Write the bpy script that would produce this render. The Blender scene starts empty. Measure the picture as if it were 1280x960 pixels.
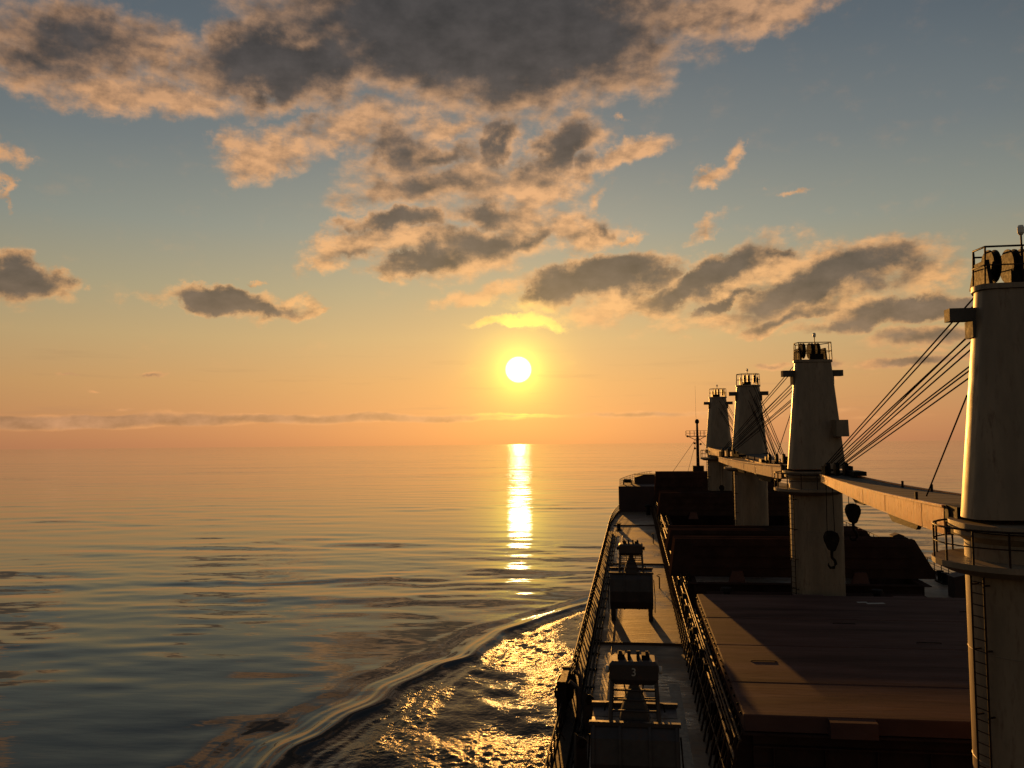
import bpy, math, random
import numpy as np
from mathutils import Matrix, Vector

random.seed(7)
rng = np.random.default_rng(11)
R = math.radians
sc = bpy.context.scene
COL = sc.collection

# ------------------------------------------------------------------ camera
AZ, PITCH, ROLL = R(-8.0), R(4.02), R(0.55)
fw = Vector((math.sin(AZ) * math.cos(PITCH), math.cos(AZ) * math.cos(PITCH), math.sin(PITCH)))
r0 = Vector((math.cos(AZ), -math.sin(AZ), 0))
u0 = r0.cross(fw)
rt = r0 * math.cos(ROLL) - u0 * math.sin(ROLL)
up = u0 * math.cos(ROLL) + r0 * math.sin(ROLL)
cd = bpy.data.cameras.new("camera")
cam = bpy.data.objects.new("camera", cd)
COL.objects.link(cam)
cam.matrix_world = Matrix(((rt.x, up.x, -fw.x, 0), (rt.y, up.y, -fw.y, 0), (rt.z, up.z, -fw.z, 0), (0, 0, 0, 1)))
cd.sensor_width = 36.0
cd.sensor_fit = 'HORIZONTAL'
cd.lens = 1070.0 / 1280.0 * 36.0
cd.clip_start, cd.clip_end = 0.1, 200000.0
sc.camera = cam

# ------------------------------------------------------------------ sun
SUN_AZ, SUN_EL = R(-7.56), R(4.98)
SUN_DIR = Vector((math.sin(SUN_AZ) * math.cos(SUN_EL), math.cos(SUN_AZ) * math.cos(SUN_EL), math.sin(SUN_EL)))
ld = bpy.data.lights.new("sun", 'SUN')
ld.energy = 5.0
ld.color = (1.0, 0.44, 0.09)
ld.angle = R(0.53)
sun = bpy.data.objects.new("sun", ld)
COL.objects.link(sun)
sun.rotation_euler = SUN_DIR.to_track_quat('Z', 'Y').to_euler()

# ------------------------------------------------------------------ render look
sc.render.engine = 'CYCLES'
sc.view_settings.view_transform = 'Standard'
sc.view_settings.look = 'None'
sc.view_settings.exposure = 0.0
sc.view_settings.gamma = 1.0
sc.view_settings.use_curve_mapping = False
sc.cycles.use_denoising = True
sc.cycles.max_bounces = 6
sc.cycles.glossy_bounces = 3
sc.cycles.diffuse_bounces = 3
sc.cycles.sample_clamp_direct = 12.0
sc.cycles.sample_clamp_indirect = 6.0
sc.cycles.caustics_reflective = False
sc.cycles.caustics_refractive = False


def lin(r, g, b):
    f = lambda c: (c / 255 / 12.92) if c / 255 <= 0.04045 else ((c / 255 + 0.055) / 1.055) ** 2.4
    return (f(r), f(g), f(b), 1.0)


# ------------------------------------------------------------------ world: evening sky with clouds, by direction
# clouds as (azimuth deg from the bow axis, elevation deg, half sizes deg, tilt deg, weight)
CLOUD_PUFFS = [(-38.5,23.8,4.41,3.59,0,0.79), (-35.6,23.9,2.82,1.54,20,0.73), (-37.0,21.3,5.63,1.65,0,0.84), (-33.9,21.1,6.25,1.87,-4,1.05), 
    (-29.3,21.0,5.86,1.45,-3,1.05), (-30.5,23.4,2.0,2.78,0,1.05), (-24.9,22.2,7.17,1.6,10,0.95), (-21.1,25.4,4.26,2.49,-20,0.84), 
    (-23.6,18.8,5.23,1.67,12,1.05), (-25.3,18.4,2.46,2.19,0,1.05), (-18.9,20.5,5.59,1.85,20,0.95), (-12.2,20.9,6.88,1.37,5,0.89), 
    (-15.2,18.4,5.85,4.19,20,0.89), (-10.0,17.4,7.16,5.32,0,0.84), (-18.1,13.5,5.75,1.79,15,1.05), (-20.5,12.1,2.72,1.08,0,0.95), 
    (-12.2,12.9,8.98,2.55,0,1.05), (-7.9,14.3,6.63,3.65,20,0.95), (-5.9,17.9,5.73,2.47,0,1.05), (-3.2,19.7,4.16,1.97,30,0.84), 
    (0.0,18.6,4.81,1.24,18,1.16), (-5.7,16.5,4.21,1.64,30,0.95), (-3.4,14.3,5.21,1.99,-10,0.95), (-0.8,13.8,3.18,0.63,0,0.95), 
    (-2.2,16.0,3.23,0.73,30,0.63), (5.4,17.3,3.0,0.8,25,0.95), (7.2,18.3,1.68,1.08,50,0.95), (5.3,14.2,3.19,0.81,25,0.73), (9.7,16.0,1.22,0.43,0,0.73), 
    (-0.0,20.8,0.66,0.43,0,0.73), (-10.0,25.9,18.35,6.29,0,1.58), (-1.2,25.9,10.4,4.06,10,1.16), (5.3,26.3,10.78,2.58,15,1.16), 
    (9.4,26.4,8.63,1.91,15,1.05), (11.9,26.6,4.33,1.13,0,0.73), (-16.5,27.1,8.54,3.14,0,0.95), (-38.0,9.7,3.43,2.09,0,1.16), 
    (-39.0,16.7,1.82,1.4,-10,1.05), (-39.2,14.7,0.71,1.4,0,0.84), (-26.2,9.1,7.26,1.33,0,1.26), (-21.5,8.8,2.51,0.45,5,1.05), 
    (-22.7,9.6,0.89,1.08,0,0.73), (-25.3,10.7,1.04,0.27,0,0.73), (-10.1,10.1,4.54,1.02,8,0.84), (-8.1,8.3,3.02,0.75,8,1.16), 
    (-6.0,8.0,2.45,0.75,-14,1.16), (-2.3,10.8,8.43,2.39,8,1.16), (0.6,9.1,10.15,1.47,8,0.89), (5.9,10.8,7.53,2.35,20,1.16), (9.2,11.4,3.47,1.76,0,0.73), 
    (12.8,10.1,9.5,2.96,8,1.26), (8.8,8.4,12.11,1.61,5,0.79), (15.9,8.0,7.88,1.45,10,0.95), (18.5,10.2,2.29,1.0,0,0.73), (14.6,8.7,7.27,1.38,0,0.53), 
    (17.6,6.2,5.36,0.93,5,0.84), (16.3,4.6,6.25,0.51,2,0.79), (12.6,4.7,2.14,0.53,0,0.63), (9.0,4.9,2.06,0.36,0,0.73), (17.6,5.3,6.89,0.42,0,0.53), 
    (13.5,4.0,4.88,0.26,0,0.47), (-34.4,1.6,12.79,0.59,1,1.18), (-29.0,1.9,4.91,0.52,0,1.05), (-20.7,1.8,15.17,0.46,0,1.12), 
    (-12.3,1.9,7.45,0.37,0,0.92), (0.5,1.9,6.41,0.37,0,0.85), (7.1,1.7,5.23,0.27,0,0.66), (-38.1,1.8,2.81,0.32,0,0.92), (-37.3,1.5,6.42,0.49,0,0.79), 
    (-35.8,4.3,1.03,0.17,0,0.63), (-34.1,3.4,0.68,0.17,0,0.58), (-30.9,4.3,1.36,0.26,0,0.73), (-32.4,2.4,0.78,0.17,0,0.79), (12.0,2.0,3.31,0.35,0,0.66), 
    (15.7,1.5,4.71,0.26,0,0.59), (4.1,2.0,3.58,0.27,0,0.66), ]
CLOUD_CORES = [(-34.9,23.6,7.51,2.68,0,1.55), (-37.4,22.4,6.27,2.12,0,1.4), (-32.2,22.6,3.41,1.85,0,0.62), (-23.4,24.0,9.28,3.6,10,2.33), 
    (-25.3,25.0,3.44,1.85,30,1.24), (-20.3,24.1,4.99,3.69,0,1.71), (-10.0,26.5,20.29,6.34,0,2.63), (-17.4,26.8,8.5,4.53,0,2.02), 
    (-4.5,25.4,9.75,5.9,10,1.4), (-0.4,25.4,6.66,3.61,20,0.85), (4.2,26.9,6.45,2.45,20,0.62), (-16.0,19.3,4.43,2.33,-20,1.4), 
    (-13.0,19.2,6.27,1.46,0,1.24), (-21.0,20.5,7.19,1.0,18,0.85), (-14.4,17.0,7.37,1.7,5,1.24), (-11.4,17.4,4.57,2.13,0,1.24), 
    (-8.8,19.8,1.71,3.57,-15,1.4), (-4.8,19.5,3.99,2.6,35,1.71), (-5.7,18.7,2.06,2.53,0,1.24), (-2.5,18.1,1.35,2.36,20,1.08), 
    (-15.6,14.7,5.17,1.18,3,1.71), (-13.6,12.4,6.22,1.2,10,1.4), (-10.1,13.8,5.13,1.96,0,1.55), (-9.4,15.5,5.71,1.4,0,1.24), 
    (-6.5,13.7,4.54,0.99,18,1.24), (-18.6,12.8,2.76,0.86,0,0.78), (-1.9,14.5,1.58,0.87,-30,0.93), (-38.0,9.9,3.26,1.74,0,2.02), 
    (-27.0,9.1,4.27,1.37,0,2.17), (-24.0,9.0,3.57,0.75,0,1.55), (-29.3,9.3,0.99,1.25,0,0.78), (-1.6,11.1,6.51,2.09,6,2.33), (-5.2,10.5,4.53,0.89,12,1.4), 
    (0.1,9.6,2.78,1.55,-60,0.78), (4.8,10.8,6.64,1.64,25,1.86), (6.1,9.3,4.25,0.65,22,1.4), (3.3,9.5,5.43,0.66,18,1.08), (12.3,10.0,8.16,1.79,14,2.02), 
    (14.8,9.7,4.35,1.85,0,1.08), (13.7,10.7,2.92,1.56,20,1.24), (9.2,11.9,2.59,0.85,10,1.08), (17.3,7.9,7.59,1.22,8,1.86), (14.1,7.4,5.83,0.62,8,1.24), 
    (10.0,7.7,4.29,0.75,15,1.4), (18.3,6.2,5.45,0.91,5,1.24), (17.1,4.7,5.55,0.51,2,1.24), (12.6,4.7,2.37,0.53,0,0.93), (9.0,4.9,2.27,0.32,0,0.93), 
    (-34.4,1.6,15.35,0.6,1,1.94), (-20.7,1.8,18.2,0.44,0,1.55), (-6.9,1.9,6.74,0.22,0,0.78), (0.5,1.9,7.7,0.33,0,0.97), (-29.9,1.8,4.84,0.42,0,1.16), 
    (-30.9,4.3,1.44,0.21,0,0.78), ]


world = bpy.data.worlds.new("World")
sc.world = world
world.use_nodes = True
NT = world.node_tree
NT.nodes.clear()


class G:
    """small helper that writes node graphs"""
    def __init__(self, nt):
        self.nt = nt

    def n(self, typ, ins=None, **props):
        nd = self.nt.nodes.new(typ)
        for k, v in props.items():
            setattr(nd, k, v)
        for k, v in (ins or {}).items():
            if isinstance(v, bpy.types.NodeSocket):
                self.nt.links.new(v, nd.inputs[k])
            elif v is not None:
                nd.inputs[k].default_value = v
        return nd

    def m(self, op, a, b=None, c=None, clamp=False):
        return self.n('ShaderNodeMath', {0: a, 1: b, 2: c}, operation=op, use_clamp=clamp).outputs[0]

    def v(self, op, a, b=None, c=None, out=0):
        return self.n('ShaderNodeVectorMath', {0: a, 1: b, 2: c}, operation=op).outputs[out]

    def ramp(self, fac, stops, interp='LINEAR'):
        nd = self.n('ShaderNodeValToRGB', {0: fac})
        cr = nd.color_ramp
        cr.interpolation = interp
        while len(cr.elements) < len(stops):
            cr.elements.new(0.5)
        for e, (p, c) in zip(cr.elements, stops):
            e.position = p
            e.color = c
        return nd.outputs[0]

    def mix(self, fac, a, b, blend='MIX'):
        return self.n('ShaderNodeMix', {0: fac, 6: a, 7: b}, data_type='RGBA', blend_type=blend).outputs[2]

    def rng(self, v, a, b, c=0.0, d=1.0, t='LINEAR'):
        return self.n('ShaderNodeMapRange', {0: v, 1: a, 2: b, 3: c, 4: d}, interpolation_type=t).outputs[0]

    def noise(self, vec, scale, detail=2.0, rough=0.5, out=0, dist=0.0):
        return self.n('ShaderNodeTexNoise', {'Vector': vec, 'Scale': scale, 'Detail': detail, 'Roughness': rough,
                                             'Distortion': dist}).outputs[out]


def build_sky():
    g = G(NT)
    d = g.n('ShaderNodeTexCoord').outputs['Generated']
    d = g.v('NORMALIZE', d)
    s = g.n('ShaderNodeSeparateXYZ', {0: d})
    az = g.m('MULTIPLY', g.m('ARCTAN2', s.outputs[0], s.outputs[1]), 57.29578)
    el = g.m('MULTIPLY', g.m('ARCSINE', s.outputs[2]), 57.29578)
    ang = g.m('MULTIPLY', g.m('ARCCOSINE', g.m('MINIMUM', g.v('DOT_PRODUCT', d, tuple(SUN_DIR), out=1), 1.0)), 57.29578)
    p = g.n('ShaderNodeCombineXYZ', {0: az, 1: el, 2: 0.0}).outputs[0]
    # clear sky: warm at the horizon, slate blue higher up, dimmer away from the sun
    ef = g.m('DIVIDE', g.m('ADD', el, 2.0), 92.0, clamp=True)
    E = lambda e: (e + 2.0) / 92.0
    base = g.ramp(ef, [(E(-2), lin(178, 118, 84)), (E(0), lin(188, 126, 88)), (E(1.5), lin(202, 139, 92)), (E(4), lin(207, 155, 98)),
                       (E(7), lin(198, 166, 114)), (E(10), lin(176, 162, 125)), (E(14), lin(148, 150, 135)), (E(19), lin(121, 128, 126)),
                       (E(25), lin(98, 108, 113)), (E(32), lin(80, 90, 99)), (E(55), lin(116, 117, 119)), (E(90), lin(130, 130, 132))])  # overhead lifted above the slate band, added fill for decks and hatches
    daz = g.m('ABSOLUTE', g.m('SUBTRACT', az, -7.5))
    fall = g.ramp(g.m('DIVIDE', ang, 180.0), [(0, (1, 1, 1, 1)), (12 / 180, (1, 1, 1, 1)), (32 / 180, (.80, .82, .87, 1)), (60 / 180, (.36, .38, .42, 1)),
                                              (100 / 180, (.40, .41, .43, 1)), (1, (.48, .48, .50, 1))])  # sky astern lifted again, added fill for the ship's shaded faces
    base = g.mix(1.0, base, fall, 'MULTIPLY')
    # aureole round the sun
    e1 = g.m('EXPONENT', g.m('MULTIPLY', ang, -1 / 1.15))
    e2 = g.m('EXPONENT', g.m('MULTIPLY', ang, -1 / 7.0))
    gl1 = g.n('ShaderNodeVectorMath', {0: (1.95, 1.6, 0.14), 3: e1}, operation='SCALE').outputs[0]
    gl2 = g.n('ShaderNodeVectorMath', {0: (0.10, 0.02, -0.012), 3: e2}, operation='SCALE').outputs[0]
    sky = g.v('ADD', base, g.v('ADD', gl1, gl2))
    # --- clouds: puffs and their darker cores, edges broken up by a shared warp
    w1 = g.noise(p, 0.22, 7.0, 0.62, out=1)
    w1 = g.v('MULTIPLY', g.v('SUBTRACT', w1, (0.5, 0.5, 0.5)), (7.5, 4.6, 0.0))
    w1 = g.n('ShaderNodeVectorMath', {0: w1, 3: g.rng(el, 1.5, 10.0, 0.16, 1.0)}, operation='SCALE').outputs[0]
    q = g.v('ADD', p, w1)

    def field(items):
        acc = None
        for (a, e, rx, ry, rot, w) in items:
            mp = g.n('ShaderNodeMapping', {'Vector': q, 'Location': (a, e, 0), 'Rotation': (0, 0, R(rot)), 'Scale': (rx, ry, 1)}, vector_type='TEXTURE')
            sp = g.n('ShaderNodeTexGradient', {0: mp.outputs[0]}, gradient_type='SPHERICAL').outputs[1]
            sp = g.m('MULTIPLY', sp, w)
            acc = sp if acc is None else g.n('ShaderNodeMath', {0: acc, 1: sp, 2: 0.12}, operation='SMOOTH_MAX').outputs[0]
        return acc
    L = field(CLOUD_PUFFS)
    K = field(CLOUD_CORES)
    ps = g.v('MULTIPLY', p, (0.8, 1.35, 1.0))
    n1 = g.noise(ps, 0.5, 8.0, 0.59)
    n2 = g.noise(g.v('ADD', ps, (31.0, 7.0, 0)), 0.4, 7.0, 0.58)
    n1b = g.noise(g.v('ADD', ps, (0.15, -0.6, 0)), 0.5, 8.0, 0.59)      # same field a step toward the sun: which side is lit
    relief = g.m('MULTIPLY', g.m('SUBTRACT', n1, n1b), 1.5)
    nn = g.m('SUBTRACT', n1, 0.5)
    dens = g.m('MULTIPLY_ADD', nn, g.rng(el, 1.0, 6.0, 0.55, 1.35), g.m('MAXIMUM', L, g.m('MULTIPLY', K, 0.9)))
    alpha = g.rng(dens, g.rng(el, 8, 26, 0.14, 0.08), g.rng(el, 8, 26, 0.66, 0.92), 0, 1, 'SMOOTHSTEP')
    alpha = g.m('MULTIPLY', alpha, g.rng(g.m('MAXIMUM', L, g.m('MULTIPLY', K, 0.6)), 0.02, 0.26, 0, 1, 'SMOOTHSTEP'))
    core = g.m('MULTIPLY_ADD', g.m('SUBTRACT', n2, 0.5), 1.5, K)
    core = g.m('SUBTRACT', core, g.m('MULTIPLY', relief, 0.5))
    dark = g.m('MULTIPLY', g.rng(core, g.rng(el, 8, 26, 0.06, -0.02), g.rng(el, 8, 26, 1.15, 1.55), 0, 1, 'SMOOTHSTEP'), alpha)
    # thin wisps and streaks low over the horizon
    n3 = g.noise(g.v('MULTIPLY', p, (0.12, 1.5, 1.0)), 1.0, 6.0, 0.6)
    wm = g.m('MULTIPLY', g.rng(el, 0.6, 1.8), g.rng(el, 7.0, 3.0))
    wisp = g.m('MULTIPLY', g.m('MULTIPLY', g.rng(n3, 0.56, 0.74, 0, 0.45), wm), 1.0)
    lit = g.ramp(ef, [(E(0), lin(215, 150, 100)), (E(4), lin(230, 164, 106)), (E(9), lin(240, 180, 114)), (E(15), lin(234, 174, 117)), (E(24), lin(218, 166, 120)), (E(40), lin(150, 125, 105)), (E(90), lin(90, 84, 80))])
    drk = g.ramp(ef, [(E(0), lin(186, 134, 95)), (E(2.5), lin(164, 122, 92)), (E(6), lin(122, 98, 78)), (E(11), lin(88, 74, 63)), (E(17), lin(90, 76, 66)), (E(24), lin(68, 61, 58)), (E(32), lin(52, 50, 50)), (E(90), lin(44, 46, 50))])
    lit = g.mix(1.0, lit, g.ramp(g.m('DIVIDE', ang, 180.0), [(0, (1, 1, 1, 1)), (14 / 180, (1, 1, 1, 1)), (34 / 180, (.86, .84, .84, 1)), (80 / 180, (.3, .32, .36, 1)), (1, (.1, .12, .15, 1))]), 'MULTIPLY')
    drk = g.mix(1.0, drk, g.ramp(g.m('DIVIDE', ang, 180.0), [(0, (1.0, 1.0, 1.0, 1)), (30 / 180, (1, 1, 1, 1)), (80 / 180, (.5, .5, .55, 1)), (1, (.15, .17, .2, 1))]), 'MULTIPLY')
    e3 = g.m('EXPONENT', g.m('MULTIPLY', g.m('POWER', g.m('DIVIDE', ang, 4.1), 5.0), -1.0))
    lit = g.v('ADD', lit, g.n('ShaderNodeVectorMath', {0: (0.85, 0.74, 0.02), 3: e3}, operation='SCALE').outputs[0])
    # puffs vary between full light and half shade
    var = g.m('SUBTRACT', g.rng(g.noise(ps, 0.9, 6.0, 0.55), 0.34, 0.72, 0.0, 0.42), g.m('MULTIPLY', relief, 1.3), clamp=True)
    drk2 = g.v('ADD', drk, g.n('ShaderNodeVectorMath', {0: (0.5, 0.28, 0.06), 3: g.m('MULTIPLY', e1, 2.0)}, operation='SCALE').outputs[0])
    shade = g.m('MULTIPLY', var, g.rng(ang, 3.0, 9.0))
    tone = g.rng(g.noise(g.v('ADD', ps, (9.0, 3.0, 0)), 0.45, 7.0, 0.6), 0.3, 0.7, 0.62, 1.4)
    drk2 = g.n('ShaderNodeVectorMath', {0: drk2, 3: tone}, operation='SCALE').outputs[0]
    cl = g.mix(g.m('SUBTRACT', g.m('ADD', dark, shade), g.m('MULTIPLY', dark, shade)), lit, drk2)
    sky = g.mix(g.m('MULTIPLY', wisp, 0.8), sky, drk)
    sky = g.mix(g.m('MULTIPLY', alpha, 0.94), sky, cl)
    # the disc itself
    disc = g.rng(ang, 0.92, 0.45, 0, 1, 'SMOOTHSTEP')
    sky = g.v('ADD', sky, g.n('ShaderNodeVectorMath', {0: (18.0, 14.0, 8.0), 3: disc}, operation='SCALE').outputs[0])
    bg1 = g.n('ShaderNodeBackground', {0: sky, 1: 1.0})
    nis = g.n('ShaderNodeTexSky', sky_type='NISHITA', sun_disc=False, sun_elevation=SUN_EL, sun_rotation=SUN_AZ)
    bg2 = g.n('ShaderNodeBackground', {0: nis.outputs[0], 1: 0.006})
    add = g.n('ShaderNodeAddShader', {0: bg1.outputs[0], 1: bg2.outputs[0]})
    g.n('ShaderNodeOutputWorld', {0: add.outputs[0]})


build_sky()
world.cycles.sampling_method = 'MANUAL'
world.cycles.sample_map_resolution = 1024

# ------------------------------------------------------------------ materials
def mat(name, base, rough=0.5, var=0.35, scale=1.5, rust=0.0, metal=0.0, bump=0.0, streak=(1, 1, 1), rust_col=(0.09, 0.035, 0.015), spec=0.5):
    m = bpy.data.materials.new(name)
    m.use_nodes = True
    nt = m.node_tree
    nt.nodes.clear()
    g = G(nt)
    pos = g.n('ShaderNodeTexCoord').outputs['Object']
    sv = g.v('MULTIPLY', pos, streak)
    n1 = g.noise(sv, scale, 6.0, 0.6)
    n2 = g.noise(sv, scale * 5.3, 5.0, 0.65)
    dk = tuple(c * (1 - var) for c in base) + (1,)
    lt = tuple(min(1, c * (1 + var * 0.6)) for c in base) + (1,)
    col = g.mix(g.rng(n1, 0.3, 0.7), dk, lt)
    if rust > 0:
        k = g.m('MULTIPLY', g.rng(n2, 0.62 - 0.2 * rust, 0.75), g.rng(n1, 0.4, 0.65))
        col = g.mix(g.m('MULTIPLY', k, min(1, 0.5 + rust)), col, rust_col + (1,))
    ro = g.rng(n2, 0.3, 0.7, max(0.02, rough - 0.1), min(1, rough + 0.12))
    ins = {'Base Color': col, 'Roughness': ro, 'Metallic': metal, 'Specular IOR Level': spec}
    if bump > 0:
        b = g.n('ShaderNodeBump', {'Height': n2, 'Distance': bump, 'Strength': 1.0})
        ins['Normal'] = b.outputs[0]
    bs = g.n('ShaderNodeBsdfPrincipled', ins)
    g.n('ShaderNodeOutputMaterial', {0: bs.outputs[0]})
    return m


M = {
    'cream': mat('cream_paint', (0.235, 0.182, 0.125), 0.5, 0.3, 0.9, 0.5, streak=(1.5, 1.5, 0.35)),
    'jib': mat('orange_jib_paint', (0.85, 0.37, 0.10), 0.32, 0.25, 1.0, 0.5, streak=(2.5, 2.5, 0.4), spec=0.75),  # one strong orange base colour over the whole jib
    'jibtop': mat('grey_weathered_paint', (0.10, 0.09, 0.08), 0.75, 0.3, 0.8, 0.3, spec=0.15),
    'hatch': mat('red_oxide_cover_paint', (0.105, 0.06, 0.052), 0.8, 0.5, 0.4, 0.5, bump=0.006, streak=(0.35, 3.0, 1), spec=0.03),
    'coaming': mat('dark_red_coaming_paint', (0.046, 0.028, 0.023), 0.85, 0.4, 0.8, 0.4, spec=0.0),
    'hull': mat('dark_hull_paint', (0.04, 0.018, 0.015), 0.7, 0.4, 0.4, 0.4),
    'deck': mat('weathered_deck_paint', (0.12, 0.095, 0.07), 0.44, 0.5, 0.32, 0.9, bump=0.004, streak=(0.8, 2.0, 1)),
    'green': mat('green_walkway_paint', (0.035, 0.05, 0.045), 0.5, 0.4, 1.0, 0.4),
    'rail': mat('dark_rail_paint', (0.03, 0.016, 0.012), 0.6, 0.4, 3.0, 0.5, spec=0.1),
    'black': mat('black_greasy_steel', (0.016, 0.013, 0.011), 0.65, 0.4, 2.0, 0.4, spec=0.08),
    'grab': mat('dark_grab_steel', (0.03, 0.022, 0.02), 0.55, 0.4, 1.2, 0.5),
    'rope': mat('wire_rope_steel', (0.012, 0.008, 0.007), 0.9, 0.2, 6.0, spec=0.0),
    'white': mat('white_marking_paint', (0.5, 0.46, 0.4), 0.6, 0.15, 5.0),
    'stay': mat('worn_brown_stay_paint', (0.075, 0.042, 0.025), 0.6, 0.4, 2.0, 0.5, spec=0.2),
    'bare': mat('bare_worn_steel', (0.22, 0.19, 0.17), 0.5, 0.3, 4.0),
    'lamp': mat('frosted_lamp_glass', (0.7, 0.68, 0.6), 0.3, 0.1, 3.0),
}



def deck_material():
    m = bpy.data.materials.new('wet_rusty_deck_paint')
    m.use_nodes = True
    nt = m.node_tree
    nt.nodes.clear()
    g = G(nt)
    pos = g.n('ShaderNodeTexCoord').outputs['Object']
    n1 = g.noise(g.v('MULTIPLY', pos, (0.5, 1.4, 1)), 0.5, 7.0, 0.65)
    n2 = g.noise(g.v('MULTIPLY', pos, (0.8, 2.6, 1)), 1.6, 6.0, 0.65)
    n3 = g.noise(g.v('ADD', pos, (40, 3, 0)), 0.22, 5.0, 0.6)
    col = g.ramp(n1, [(0.3, (0.075, 0.057, 0.04, 1)), (0.46, (0.125, 0.095, 0.066, 1)), (0.58, (0.155, 0.092, 0.05, 1)), (0.75, (0.085, 0.04, 0.02, 1))])
    col = g.mix(g.rng(n2, 0.55, 0.7, 0, 0.6), col, (0.04, 0.026, 0.018, 1))
    wet = g.m('MULTIPLY', g.rng(n3, 0.44, 0.62), g.rng(n2, 0.36, 0.55))
    ro = g.rng(wet, 0, 1, 0.62, 0.24)
    b = g.n('ShaderNodeBump', {'Height': g.m('ADD', n2, g.m('MULTIPLY', n1, 1.5)), 'Distance': 0.012, 'Strength': 1.0})
    bs = g.n('ShaderNodeBsdfPrincipled', {'Base Color': col, 'Roughness': ro, 'Specular IOR Level': 0.28, 'Normal': b.outputs[0]})
    g.n('ShaderNodeOutputMaterial', {0: bs.outputs[0]})
    return m


M['deck'] = deck_material()

# ------------------------------------------------------------------ building helpers
TRIM = R(0.85)                       # the ship lies slightly down by the stern
SHIP = Matrix.Rotation(TRIM, 4, 'X')
DECK = -11.9                         # main deck below the eye
SEA_Z = -21.0


class MB:
    def __init__(self):
        self.v, self.f, self.s = [], [], []

    def _add(self, vs, fs, smooth=False):
        o = len(self.v)
        self.v += [tuple(p) for p in vs]
        self.f += [tuple(i + o for i in f) for f in fs]
        self.s += [smooth] * len(fs)
        return self

    def box(self, c, s, rz=0.0, mtx=None):
        x, y, z = s[0] / 2, s[1] / 2, s[2] / 2
        m = (mtx if mtx is not None else Matrix.Rotation(rz, 4, 'Z'))
        vs = [Vector(c) + m @ Vector((a * x, b * y, e * z)) for e in (-1, 1) for b in (-1, 1) for a in (-1, 1)]
        return self._add(vs, [(0, 2, 3, 1), (4, 5, 7, 6), (0, 1, 5, 4), (2, 6, 7, 3), (1, 3, 7, 5), (0, 4, 6, 2)])

    def span(self, a, b):
        c = [(p + q) / 2 for p, q in zip(a, b)]
        return self.box(c, [abs(q - p) for p, q in zip(a, b)])

    def loft(self, rings, smooth=False, caps=True):
        n = len(rings[0])
        vs = [p for r in rings for p in r]
        fs = []
        for k in range(len(rings) - 1):
            for i in range(n):
                j = (i + 1) % n
                fs.append((k * n + i, k * n + j, (k + 1) * n + j, (k + 1) * n + i))
        self._add(vs, fs, smooth)
        if caps:
            self._add(rings[0], [tuple(range(n))[::-1]])
            self._add(rings[-1], [tuple(range(n))])
        return self

    def tube(self, pts, r, n=6, caps=True):
        pts = [Vector(p) for p in pts]
        rings = []
        for i, p in enumerate(pts):
            t = (pts[min(i + 1, len(pts) - 1)] - pts[max(i - 1, 0)]).normalized()
            a = t.cross(Vector((0, 0, 1)) if abs(t.z) < 0.95 else Vector((1, 0, 0))).normalized()
            b = t.cross(a)
            rr = r[i] if isinstance(r, (list, tuple)) else r
            rings.append([p + (a * math.cos(2 * math.pi * k / n) + b * math.sin(2 * math.pi * k / n)) * rr for k in range(n)])
        return self.loft(rings, True, caps)

    def lathe(self, c, prof, n=20, axis='Z', a0=0.0):
        rings = []
        for r, h in prof:
            ring = []
            for k in range(n):
                t = a0 + 2 * math.pi * k / n
                x, y = math.cos(t) * r, math.sin(t) * r
                p = {'Z': (x, y, h), 'X': (h, x, y), 'Y': (y, h, x)}[axis]
                ring.append(Vector(c) + Vector(p))
            rings.append(ring)
        for k in range(len(rings) - 1):
            self.loft([rings[k], rings[k + 1]], True, False)
        self._add(rings[0], [tuple(range(n))[::-1]])
        self._add(rings[-1], [tuple(range(n))])
        return self

    def prism(self, poly, ax, a, b):
        """poly in the two axes other than ax, pushed from a to b along ax"""
        def P(u, w, h):
            return {'X': (h, u, w), 'Y': (u, h, w), 'Z': (u, w, h)}[ax]
        return self.loft([[P(u, w, a) for u, w in poly], [P(u, w, b) for u, w in poly]])

    def mesh(self, name):
        me = bpy.data.meshes.new(name)
        me.from_pydata(self.v, [], self.f)
        me.polygons.foreach_set('use_smooth', self.s)
        me.update()
        import bmesh
        bm = bmesh.new()
        bm.from_mesh(me)
        bmesh.ops.recalc_face_normals(bm, faces=bm.faces)
        bm.to_mesh(me)
        bm.free()
        return me


def tag(o, label, cat, group=None):
    o['label'], o['category'] = label, cat
    if group:
        o['group'] = group
    return o


def thing(name, label, cat, loc=(0, 0, 0), rz=0.0, group=None):
    o = bpy.data.objects.new(name, None)
    COL.objects.link(o)
    o.empty_display_size = 0.3
    o.matrix_world = SHIP @ Matrix.Translation(loc) @ Matrix.Rotation(rz, 4, 'Z')
    return tag(o, label, cat, group)


def part(name, mb, m, parent, loc=None, rz=0.0):
    o = bpy.data.objects.new(name, mb.mesh(name))
    o.data.materials.append(M[m])
    COL.objects.link(o)
    o.parent = parent
    if loc:
        o.location = loc
    o.rotation_euler = (0, 0, rz)
    return o


def single(name, mb, m, label, cat, loc=(0, 0, 0), rz=0.0, group=None):
    o = bpy.data.objects.new(name, mb.mesh(name))
    o.data.materials.append(M[m])
    COL.objects.link(o)
    o.matrix_world = SHIP @ Matrix.Translation(loc) @ Matrix.Rotation(rz, 4, 'Z')
    return tag(o, label, cat, group)


def again(src, locs, parent=None, rzs=None):
    """the first location moves src itself, the others get copies that share its mesh"""
    for i, l in enumerate(locs):
        o = src
        if i:
            o = src.copy()
            COL.objects.link(o)
            for ch in src.children:
                c = ch.copy()
                COL.objects.link(c)
                c.parent = o
        o.location = l
        if rzs:
            o.rotation_euler = (0, 0, rzs[i])


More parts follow.
